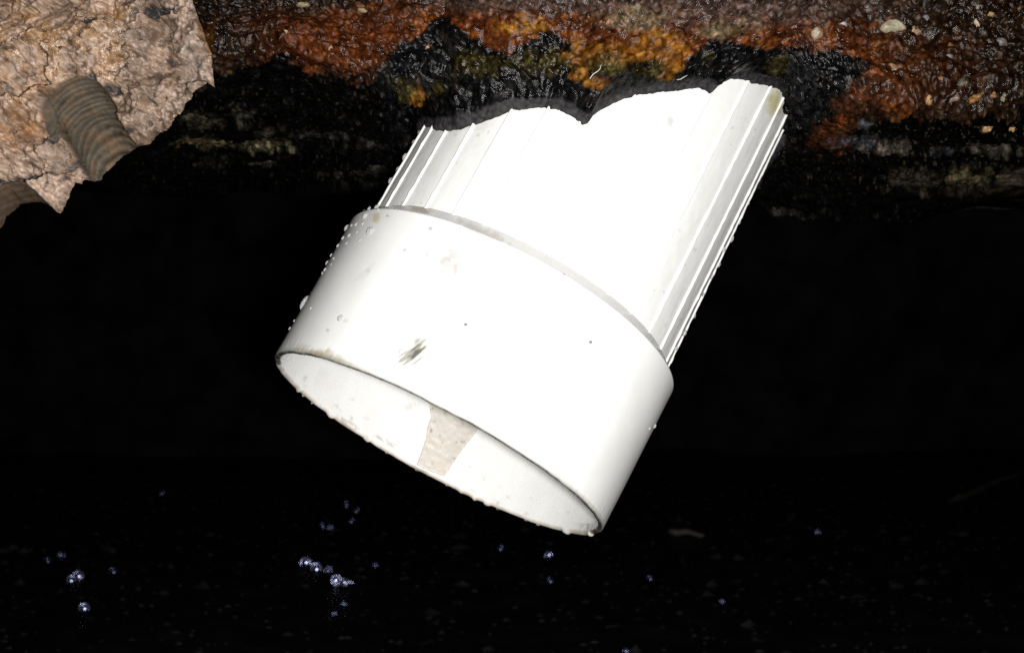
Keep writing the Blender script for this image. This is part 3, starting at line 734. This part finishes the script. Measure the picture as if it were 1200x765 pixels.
ridge1 = 0.75 * np.abs(((a1 + 3 * fbm(a1 / 13, p1 * 1.0, 521, 2)) / 8.0) % 1 - .5) * 2 + 0.25 * (0.5 + fbm(a1 / 3.2, p1 * 0.9, 533, 3))
ridge2 = (np.abs(((a2 + 2 * fbm(a2 / 9, p2, 522, 2)) / 9.0) % 1 - .5) * 2)
ing = sstep(0.5, 2.5, gm)
rid = np.where(g2 > np.maximum(g1, g1b), ridge2 * 0.5, np.where(g1 > g1b * .8, ridge1, 0.5 + 0.4 * fbm(a1b / 5, p1b * 1.5, 527, 3)))
up = up * (1 - 0.90 * ing) + ing * pm * (3.4 * rid + 0.6 * n3)
Yn = base + round_ - up + pm * (cav * (1 - ing) + gm * 1.0)
# colour
c = np.zeros((len(U), 3)) + np.array([0.275, 0.190, 0.140])
def mc(m, col):
    global c
    m = np.clip(m, 0, 1)[:, None]; c = c * (1 - m) + np.array(col) * m
n4 = fbm(U / 2.6, Vv / 2.6, 534, 3); mc(sstep(-.1, .5, n2), (0.29, 0.205, 0.145)); mc(0.7 * sstep(0.0, .5, n3 + .3 * n2), (0.34, 0.25, 0.19)); mc(0.6 * sstep(.1, .5, -n3 - .3 * n2), (0.15, 0.095, 0.06))
mc(0.75 * wetm * sstep(-.15, .35, n1 + .7 * n2 + .15), (0.25, 0.125, 0.035)); mc(0.8 * wetm * sstep(.1, .5, -n2 + .3 * n1) * (U < 60), (0.15, 0.06, 0.02))
mc(0.6 * wetm * sstep(.2, .55, n3), (0.38, 0.28, 0.19))
mc(0.65 * flow * sstep(-.2, .4, fbm((U + Vv * .5) / 14, (Vv - U * .5) / 50, 523, 4)), (0.19, 0.14, 0.105)); mc(0.55 * flow * sstep(.2, .5, fbm((U + Vv * .5) / 5, (Vv - U * .5) / 24, 524, 3)), (0.10, 0.075, 0.055))
mc(0.75 * sstep(.15, .5, n4), (0.40, 0.31, 0.25)); mc(0.6 * sstep(.15, .5, -n4), (0.13, 0.08, 0.05)); mc(0.5 * blob(U, Vv, 226, 66, 14, 30, 525, .6, .5, 12), (0.36, 0.29, 0.235)); mc(0.35 * sstep(.25, .5, fbm(U / 2.2, Vv / 2.2, 526, 2)), (0.07, 0.05, 0.04))
mc(0.7 * blob(U, Vv, 26, 150, 20, 22, 527, .6, .5, 12), (0.26, 0.11, 0.025)); mc(0.6 * blob(U, Vv, 122, 14, 22, 8, 528, .6, .5, 12), (0.24, 0.12, 0.04)); mc(0.5 * blob(U, Vv, 105, 5, 26, 8, 530, .6, .5, 12), (0.40, 0.30, 0.24))
mc(0.75 * blob(U, Vv, 238, 30, 5, 34, 529, .6, .5, 10, -.15), (0.16, 0.07, 0.02))
mc(0.75 * sstep(.05, .5, -n1 - .5 * n2), (0.12, 0.075, 0.045)); mc(0.8 * sstep(.3, .55, -n3 - .4 * n4), (0.05, 0.033, 0.024)); mc(0.45 * sstep(.1, .6, n1 + .3 * n2) * (1 - flow), (0.42, 0.31, 0.24))
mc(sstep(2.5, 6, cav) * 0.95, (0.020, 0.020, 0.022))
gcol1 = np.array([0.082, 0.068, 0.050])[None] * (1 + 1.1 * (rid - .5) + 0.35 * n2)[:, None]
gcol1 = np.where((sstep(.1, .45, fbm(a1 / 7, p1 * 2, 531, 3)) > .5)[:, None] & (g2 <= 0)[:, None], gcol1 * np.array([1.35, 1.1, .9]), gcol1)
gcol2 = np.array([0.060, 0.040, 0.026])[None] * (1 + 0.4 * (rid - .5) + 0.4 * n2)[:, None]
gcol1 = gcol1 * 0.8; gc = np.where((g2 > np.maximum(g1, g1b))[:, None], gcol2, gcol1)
c = c * (1 - ing[:, None]) + gc * ing[:, None]
c = c * (np.array([1.06, 1.04, 1.04]) * (1 - 0.14 * flow[:, None]))
rgk = np.clip(0.50 - 0.30 * wetm * (1 - ing) * sstep(-.3, .2, n1 + n2) + 0.06 * n2, 0.2, 0.9) + 0.25 * ing
V3 = np.stack([Xn, Yn, Zn], -1)
fg = ing[Q].mean(1) > 0.6
# back wall of the block: extrude the open border towards +Y
def border(Qf):
    e = np.concatenate([Qf[:, [0, 1]], Qf[:, [1, 2]], Qf[:, [2, 3]], Qf[:, [3, 0]]])
    key = np.sort(e, 1); kk = key[:, 0].astype(np.int64) * 10 ** 7 + key[:, 1]
    _, inv, cnt = np.unique(kk, return_inverse=True, return_counts=True)
    return e[cnt[inv] == 1]
be = border(Q)
bvt = np.unique(be); bid = {int(b): i for i, b in enumerate(bvt)}
rowsV = [V3[bvt]]
for k, (dy, sh) in enumerate(((0.002, 0.0004), (0.006, 0.0012), (0.014, 0.003), (0.030, 0.005), (0.060, 0.008))):
    q = V3[bvt].copy(); ctr = np.array([-0.19, 0, 0.12])
    dv = q - ctr; dv[:, 1] = 0; dv /= np.linalg.norm(dv, axis=1)[:, None]
    q[:, 0] -= 0.55 * dy; q[:, 2] += 0.34 * dy; q[:, 1] = q[:, 1] + dy + 0.0008 * fbm(q[:, 0] / .004, q[:, 2] / .004, 540 + k, 3)
    rowsV.append(q)
SV = np.concatenate(rowsV); nb = len(bvt)
bi = np.array([[bid[int(a)], bid[int(b)]] for a, b in be])
SQ = np.concatenate([np.stack([bi[:, 1] + k * nb, bi[:, 0] + k * nb, bi[:, 0] + (k + 1) * nb, bi[:, 1] + (k + 1) * nb], -1) for k in range(5)])
SC = np.concatenate([c[bvt]] + [c[bvt] * 0 + np.array([.17, .12, .085])] * 5)
nV = len(V3)
Qrest = Q[~fg]
allV = np.concatenate([V3, SV]); allQ = np.concatenate([Qrest, SQ + nV])
allC = np.concatenate([c, SC]); allR = np.concatenate([rgk, np.full(len(SV), 0.5)])
us2 = np.zeros(len(allV), bool); us2[allQ.ravel()] = True
idx = -np.ones(len(allV), int); idx[us2] = np.arange(us2.sum())
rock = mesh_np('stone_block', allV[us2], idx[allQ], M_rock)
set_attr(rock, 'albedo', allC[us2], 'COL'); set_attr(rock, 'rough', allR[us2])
tag(rock, 'broken pinkish stone block with grooved drill holes, upper left corner', 'stone')
for which, lab in ((0, 'grey ribbed half of a drill hole running down to the broken edge'), (1, 'dark brown half of a drill hole in the bottom left corner')):
    isg2 = (g2 > np.maximum(g1, g1b))[Q].mean(1) > 0.5
    qq = Q[fg & (isg2 == bool(which))]
    us3 = np.zeros(nV, bool); us3[qq.ravel()] = True
    idx = -np.ones(nV, int); idx[us3] = np.arange(us3.sum())
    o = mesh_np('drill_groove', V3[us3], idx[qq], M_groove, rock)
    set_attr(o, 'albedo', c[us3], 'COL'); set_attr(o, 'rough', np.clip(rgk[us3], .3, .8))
    o['label'] = lab

# ================================================================== the dark pit below
def plain_mat(name, col, rough, scale, bump, spec=0.5):
    m, nt, b = new_mat(name)
    tc = N(nt, 'ShaderNodeTexCoord'); n1 = N(nt, 'ShaderNodeTexNoise'); n1.inputs['Scale'].default_value = scale; n1.inputs['Detail'].default_value = 6
    nt.links.new(tc.outputs['Object'], n1.inputs['Vector'])
    r = N(nt, 'ShaderNodeValToRGB'); r.color_ramp.elements[0].color = (*[x * .5 for x in col], 1); r.color_ramp.elements[1].color = (*[min(1, x * 1.6) for x in col], 1)
    r.color_ramp.elements[0].position = .35; r.color_ramp.elements[1].position = .68
    nt.links.new(n1.outputs['Fac'], r.inputs[0]); nt.links.new(r.outputs[0], b.inputs['Base Color'])
    bp = N(nt, 'ShaderNodeBump'); bp.inputs['Distance'].default_value = bump; bp.inputs['Strength'].default_value = .7
    nt.links.new(n1.outputs['Fac'], bp.inputs['Height']); nt.links.new(bp.outputs[0], b.inputs['Normal'])
    b.inputs['Roughness'].default_value = rough; b.inputs['Specular IOR Level'].default_value = spec
    return m
ZF = -0.32
M_mud = plain_mat('wet_black_mud', (0.011, 0.012, 0.0115), 0.5, 30, 0.01)
xg = np.linspace(-4, 4, 260); yg = np.concatenate([np.linspace(-2, 0.7, 10)[:-1], np.linspace(0.7, 3.4, 300)])
GX, GY = np.meshgrid(xg, yg)
def floor_z(x, y): return ZF + 0.022 * fbm(x / .35, y / .35, 601, 4) + 0.006 * fbm(x / .05, y / .05, 602, 3)
GZ = floor_z(GX, GY)
fo = mesh_np('mud_floor', np.stack([GX, GY, GZ], -1).reshape(-1, 3), grid_q(len(yg), len(xg)), M_mud); tag(fo, kind='structure')
wx, wz = np.meshgrid(np.linspace(-4, 4, 160), np.linspace(-0.4, 1.6, 60))
wy = 3.2 + 0.08 * fbm(wx / .5, wz / .4, 603, 4)
wo = mesh_np('pit_wall', np.stack([wx, wy, wz], -1).reshape(-1, 3), grid_q(60, 160), plain_mat('black_wet_wall', (0.028, 0.031, 0.029), 0.9, 12, 0.004, 0.0)); tag(wo, kind='structure')

def floor_at(u_, v_):
    D = ray(u_, v_); y = ZF / D[2]
    for _ in range(6):
        z = floor_z(np.array([D[0] * y]), np.array([y]))[0]; y = z / D[2]
    return np.array([D[0] * y, y, z])

# blurred glints modelled as ringed domes, their blue fringe put into the colour
m, nt, b = new_mat('bubble_film')
b.inputs['Base Color'].default_value = (0.50, 0.54, 0.85, 1); b.inputs['Metallic'].default_value = 1.0; b.inputs['Roughness'].default_value = 0.2
b.inputs['Specular IOR Level'].default_value = 1.0; b.inputs['Specular Tint'].default_value = (0.55, 0.6, 1.0, 1)
b.inputs['IOR'].default_value = 1.6
M_glint = m
M_dim = m.copy(); M_dim.name = 'dim_bubble_film'; M_dim.node_tree.nodes['Principled BSDF'].inputs['Base Color'].default_value = (0.13, 0.135, 0.26, 1)  # darker copy of the material, coloured for the fainter glints
def glint_mesh():
    V, Q = [], []
    nr, nc = 12, 24
    pr = [(0.0001, 0.30), (0.2, 0.295), (0.42, 0.26), (0.58, 0.20), (0.66, 0.17), (0.72, 0.22), (0.80, 0.30), (0.88, 0.32), (0.96, 0.27), (1.02, 0.15), (1.04, 0.0), (1.0, -0.15)]
    for r_, z_ in pr:
        for k in range(nc): V.append((r_ * math.cos(2 * PI * k / nc), r_ * math.sin(2 * PI * k / nc), z_))
    return np.array(V), grid_q(len(pr), nc, True)
V, Q = glint_mesh()
bo = mesh_np('bubble', V, Q, M_glint); glint_me = bo.data; bpy.data.objects.remove(bo)
dim_me = glint_me.copy(); dim_me.materials[0] = M_dim
G = 'bubbles on the black mud below'
glint_spots = [(358, 661, 5.5, 0), (371, 668, 5.5, 0), (394, 681.5, 5, 0), (403, 683, 4, 0), (408.5, 688, 5, 0),
        (385, 670, 4, 0), (403, 709, 3.5, 1), (392, 720, 3, 1), (378, 617, 4, 2), (387, 620, 4, 2), (406, 592, 4, 2), (418, 600, 4, 2), (412, 612, 4, 2), (440, 664, 3.5, 1),
        (92, 676, 5, 3), (84, 681, 4.5, 3), (99, 714, 5, 4), (133, 671, 5, 5), (72, 652, 3.5, 3), (56, 658, 3, 3), (190, 579, 3.5, 6),
        (643, 652, 5, 7), (645, 682, 4.5, 7), (616, 650, 4, 7), (587, 644, 4.5, 7), (762, 679, 4, 8), (846, 706, 3.5, 9), (733, 764, 4, 10), (958, 625, 4, 11), (1004, 346, 2.5, 12)]
names = ['leftmost bright blue bubble of the slanting row, left of centre on the mud', 'second bright bubble from the left in the slanting row on the mud', 'third bright bubble in the slanting row, after the gap', 'small bright bubble squeezed between two others near the right end of the slanting row', 'rightmost bright bubble ending the slanting row on the mud',
         'dim bubble just above the gap in the slanting row', 'dim bubble just below the right end of the slanting row', 'dim bubble lowest below the slanting row', 'dim left bubble of the close pair above the slanting row', 'dim right bubble of the close pair above the slanting row',
         'dim bubble highest and leftmost in the loose patch over the slanting row', 'dim bubble at the right of the loose patch over the slanting row', 'dim bubble at the bottom of the loose patch over the slanting row', 'dim lone bubble right of the slanting row on the mud',
         'brightest bubble of the touching pair at the far left of the mud', 'dimmer bubble of the touching pair at the far left of the mud', 'single blue bubble lowest at the far left of the mud', 'single blue bubble to the right of the far left pair', 'faint bubble just above the far left pair', 'leftmost and faintest bubble above the far left pair', 'faint lone bubble high on the left of the mud',
         'brightest bubble straight below the right end of the pipe mouth', 'bubble directly under the brightest one below the pipe mouth', 'middle bubble of three in a line below the pipe mouth', 'leftmost bubble of three in a line below the pipe mouth', 'lone violet bubble below and right of the pipe mouth', 'faint bubble low on the mud right of the pipe mouth', 'tiny bubble at the bottom edge, right of the pipe mouth', 'faint lone bubble farthest right on the mud', '']
for q_, (uu, vv, r_, g_) in enumerate(glint_spots):
    if g_ == 12: continue
    p_ = floor_at(uu, vv)
    o = bpy.data.objects.new('bubble', glint_me if (g_ in (0, 3, 4) or (uu, vv) == (643, 652)) and uu not in (72, 56, 385) else dim_me); COL.objects.link(o)
    k = p_[1] / F * r_ * (1.35 if g_ in (0, 3, 4) else 1.05)
    # each dome is turned to the lens so its whole ring lights up
    dirc = Vector(-p_).normalized(); upv = (dirc + Vector((rng.uniform(-.1, .1), 0, rng.uniform(-.05, .12)))).normalized()
    o.rotation_euler = upv.to_track_quat('Z', 'Y').to_euler()
    o.location = Vector(p_) + Vector((0, 0, 0.3 * k)); o.scale = (k, k, k)
    tag(o, names[q_], 'bubble', G)

# loose wet grit over the mud: uncountable, one object
gv, gt = [], []
OCT = np.array([(1, 0, 0), (-1, 0, 0), (0, 1, 0), (0, -1, 0), (0, 0, 1), (0, 0, -1)], float)
OT = [(0, 2, 4), (2, 1, 4), (1, 3, 4), (3, 0, 4), (2, 0, 5), (1, 2, 5), (3, 1, 5), (0, 3, 5)]
gx_ = rng.uniform(-1.3, 1.3, 3500); gy_ = 1.15 + 1.6 * rng.random(3500) ** 1.2
gz_ = floor_z(gx_, gy_)
for k in range(3500):
    sz = rng.uniform(.001, .0035) * (1 + 1.5 * (rng.random() < .04)); b0 = len(gv)
    q = OCT * sz * rng.uniform(.5, 1.4, (6, 1)) * np.array([1.4, 1, .8]) + np.array([gx_[k], gy_[k], gz_[k] + sz * .2])
    gv += [tuple(x) for x in q]; gt += [(b0 + a, b0 + b_, b0 + c_) for a, b_, c_ in OT]
gro = mesh_np('grit', gv, np.zeros((0, 4)), plain_mat('wet_grit', (0.05, 0.05, 0.054), 0.3, 40, 0.001), None, False, gt)
tag(gro, 'loose wet grit scattered over the black mud', None, None, 'stuff')

# twigs and scraps on the mud
M_twig = plain_mat('wet_twig', (0.16, 0.14, 0.12), 0.5, 60, 0.002)
def twig(p0, p1, r, label, name='twig', cat='twig', mat=None):
    n, m_ = 14, 8
    p0, p1 = np.array(p0), np.array(p1); V = []
    dv = p1 - p0; dv /= np.linalg.norm(dv); e1 = np.cross(dv, [0, 0, 1]); e1 /= np.linalg.norm(e1); e2 = np.cross(dv, e1)
    for i in range(n):
        t = i / (n - 1); q = p0 + (p1 - p0) * t + e1 * r * 0.35 * math.sin(5 * t + p0[0] * 30) + e2 * r * 0.3 * math.sin(9 * t)
        rr_ = r * (1.1 - .5 * t) * (0.15 if i in (0, n - 1) else 1)
        for k in range(m_): V.append(q + rr_ * (e1 * math.cos(2 * PI * k / m_) + e2 * math.sin(2 * PI * k / m_)))
    o = mesh_np(name, V, grid_q(n, m_, True), mat or M_twig); tag(o, label, cat); return o
up_ = np.array([0, 0, .006])
twig(floor_at(1112, 591) + up_, floor_at(1205, 556) + up_ * 2, 0.006, 'long faint grey twig slanting at the right edge of the mud')
twig(floor_at(783, 626) + up_, floor_at(826, 631) + up_, 0.006, 'short grey twig lying below and right of the pipe mouth')
twig(floor_at(386, 514) + up_, floor_at(428, 513) + up_, 0.010, 'short pale twig far back, behind the left side of the pipe rim')

# ================================================================== water drops clinging to the pipe
m, nt, b = new_mat('clear_water')
b.inputs['Base Color'].default_value = (1, 1, 1, 1); b.inputs['Roughness'].default_value = 0.03
b.inputs['IOR'].default_value = 1.333; b.inputs['Transmission Weight'].default_value = 0.72  # white diffuse share added to brighten the drops in place of refracted light
M_wat = m
def drop_mesh():
    import bmesh
    bm = bmesh.new(); bmesh.ops.create_uvsphere(bm, u_segments=20, v_segments=12, radius=1.0)
    for v_ in bm.verts:
        v_.co.z = v_.co.z * 0.65 if v_.co.z > 0 else v_.co.z * 0.25
    me = bpy.data.meshes.new('water_drop'); bm.to_mesh(me); bm.free()
    me.polygons.foreach_set('use_smooth', np.full(len(me.polygons), True)); me.materials.append(M_wat)
    return me
drop_me = drop_mesh()
def drop(u_, v_, r_px, r_cyl, label, group, stretch=1.0):
    t_, h_ = on_cyl(u_, v_, r_cyl)
    if r_cyl == R0:
        r_cyl = R0 + TAPER * min(max(h_, 0), H1); t_, h_ = on_cyl(u_, v_, r_cyl)
        if h_ > H1: r_cyl -= (h_ - H1) * 1.1
    Lp = np.array([[r_cyl * math.cos(t_), r_cyl * math.sin(t_), h_]])
    p_ = to_world(Lp)[0]; n_ = to_world(np.array([[math.cos(t_), math.sin(t_), 0]]))[0] - PC
    o = bpy.data.objects.new('water_drop', drop_me); COL.objects.link(o)
    k = r_px * p_[1] / F
    zz = Vector(n_).normalized(); xx = Vector(AX); xx = (xx - zz * xx.dot(zz)).normalized(); yy = zz.cross(xx)
    o.matrix_world = Matrix(((xx[0] * k * stretch, yy[0] * k, zz[0] * k, p_[0]), (xx[1] * k * stretch, yy[1] * k, zz[1] * k, p_[1]), (xx[2] * k * stretch, yy[2] * k, zz[2] * k, p_[2]), (0, 0, 0, 1)))
    tag(o, label, 'water drop', group)
GS = 'water drops on the pipe socket'; GR = 'water drops on the ribbed pipe'
drop(434, 271, 6, R0, 'largest round water drop on the upper left shoulder of the socket', GS)
drop(428, 253, 4.5, R0, 'round water drop just above the largest drop on the socket shoulder', GS)
drop(356, 354, 6, R0, 'long water drop bulging from the lower left edge of the socket', GS, 1.6)
drop(399, 373, 4.5, R0, 'flat water drop on the white socket inward of its left edge', GS)
for (uu, vv, r_) in ((404, 266, 4.5), (420, 246, 5), (413, 251, 3.5), (409, 276, 3), (402, 279, 2.5), (417, 263, 2.5), (422, 281, 2), (436, 239, 4), (430, 243, 3), (425, 262, 2.5), (412, 264, 2), (443, 246, 2.2), (396, 288, 2.5), (406, 285, 2), (418, 272, 1.8)):
    drop(uu, vv, r_, R0, 'small water drop in the crowd on the upper left shoulder of the socket', GS)
ORD = ['topmost', 'second', 'third', 'fourth', 'fifth', 'sixth', 'seventh', 'eighth', 'ninth', 'lowest']
def down(lst): return [(x, ORD[i] if i < len(lst) - 1 else 'lowest') for i, x in enumerate(sorted(lst, key=lambda q: q[1]))]
for (uu, vv, r_), w_ in down(((388, 299, 2.5), (391, 303, 2), (383, 308, 3), (381, 316, 2.5), (378, 320, 2), (388, 310, 1.6), (345, 376, 2), (338, 384, 2.5), (364, 361, 2))):
    drop(uu, vv, r_, R0, w_ + ' water drop down the string along the left edge of the socket', GS)
for (uu, vv, r_), w_ in down(((767, 499, 3), (761, 502, 2.2))):
    drop(uu, vv, r_, R0, w_ + ' of two tiny water drops on the right edge of the socket', GS)
for (uu, vv, r_), w_ in down(((475, 184, 5), (458, 212, 4.5), (466, 198, 3), (484, 166, 3), (491, 155, 3))):
    drop(uu, vv, r_, R2 + 0.0004, w_ + ' water drop down the left edge of the ribbed pipe', GR)
for (uu, vv, r_), w_ in down(((859, 281, 5), (848, 292, 3.5), (842, 310, 4), (834, 324, 3), (869, 262, 3), (880, 240, 2.5), (813, 370, 4), (802, 390, 4), (792, 408, 3), (824, 345, 2.5))):
    drop(uu, vv, r_, R2 + 0.0004, w_ + ' water drop down the right edge of the ribbed pipe', GR)

# two pale plastic shavings stuck on the mortar
M_shav = plain_mat('pale_plastic', (0.35, 0.35, 0.32), 0.4, 200, 0.0001)
def skin_point(u_, v_):
    k = int(np.argmin((um - u_) ** 2 + (vm - v_) ** 2 + 1e7 * (KK < .9) + 1e7 * (np.cos(TT) < 0)))
    q = Wm.reshape(-1, 3)[k]; return q * (1 - 0.0012 / np.linalg.norm(q))
def shaving(pts, label):
    pts = [skin_point(*p) for p in pts]; V = []; m_ = 6
    for i, q in enumerate(pts):
        rr_ = 0.00013 if 0 < i < len(pts) - 1 else 0.00008
        dv = pts[min(i + 1, len(pts) - 1)] - pts[max(i - 1, 0)]; dv /= np.linalg.norm(dv); e1 = np.cross(dv, [0, 1, 0]); e1 /= np.linalg.norm(e1); e2 = np.cross(dv, e1)
        for k in range(m_): V.append(q + rr_ * (e1 * math.cos(2 * PI * k / m_) + e2 * math.sin(2 * PI * k / m_)))
    o = mesh_np('plastic_shaving', np.array(V), grid_q(len(pts), m_, True), M_shav); tag(o, label, 'shaving', 'plastic shavings on the mortar')
shaving([(691, 93), (692, 90), (696, 87), (700, 84), (703, 80), (704, 77)], 'curled white plastic shaving above the notch in the mortar')
shaving([(793, 94), (797, 93), (801, 91), (805, 88)], 'short pale plastic shaving under the ochre clod right of centre')
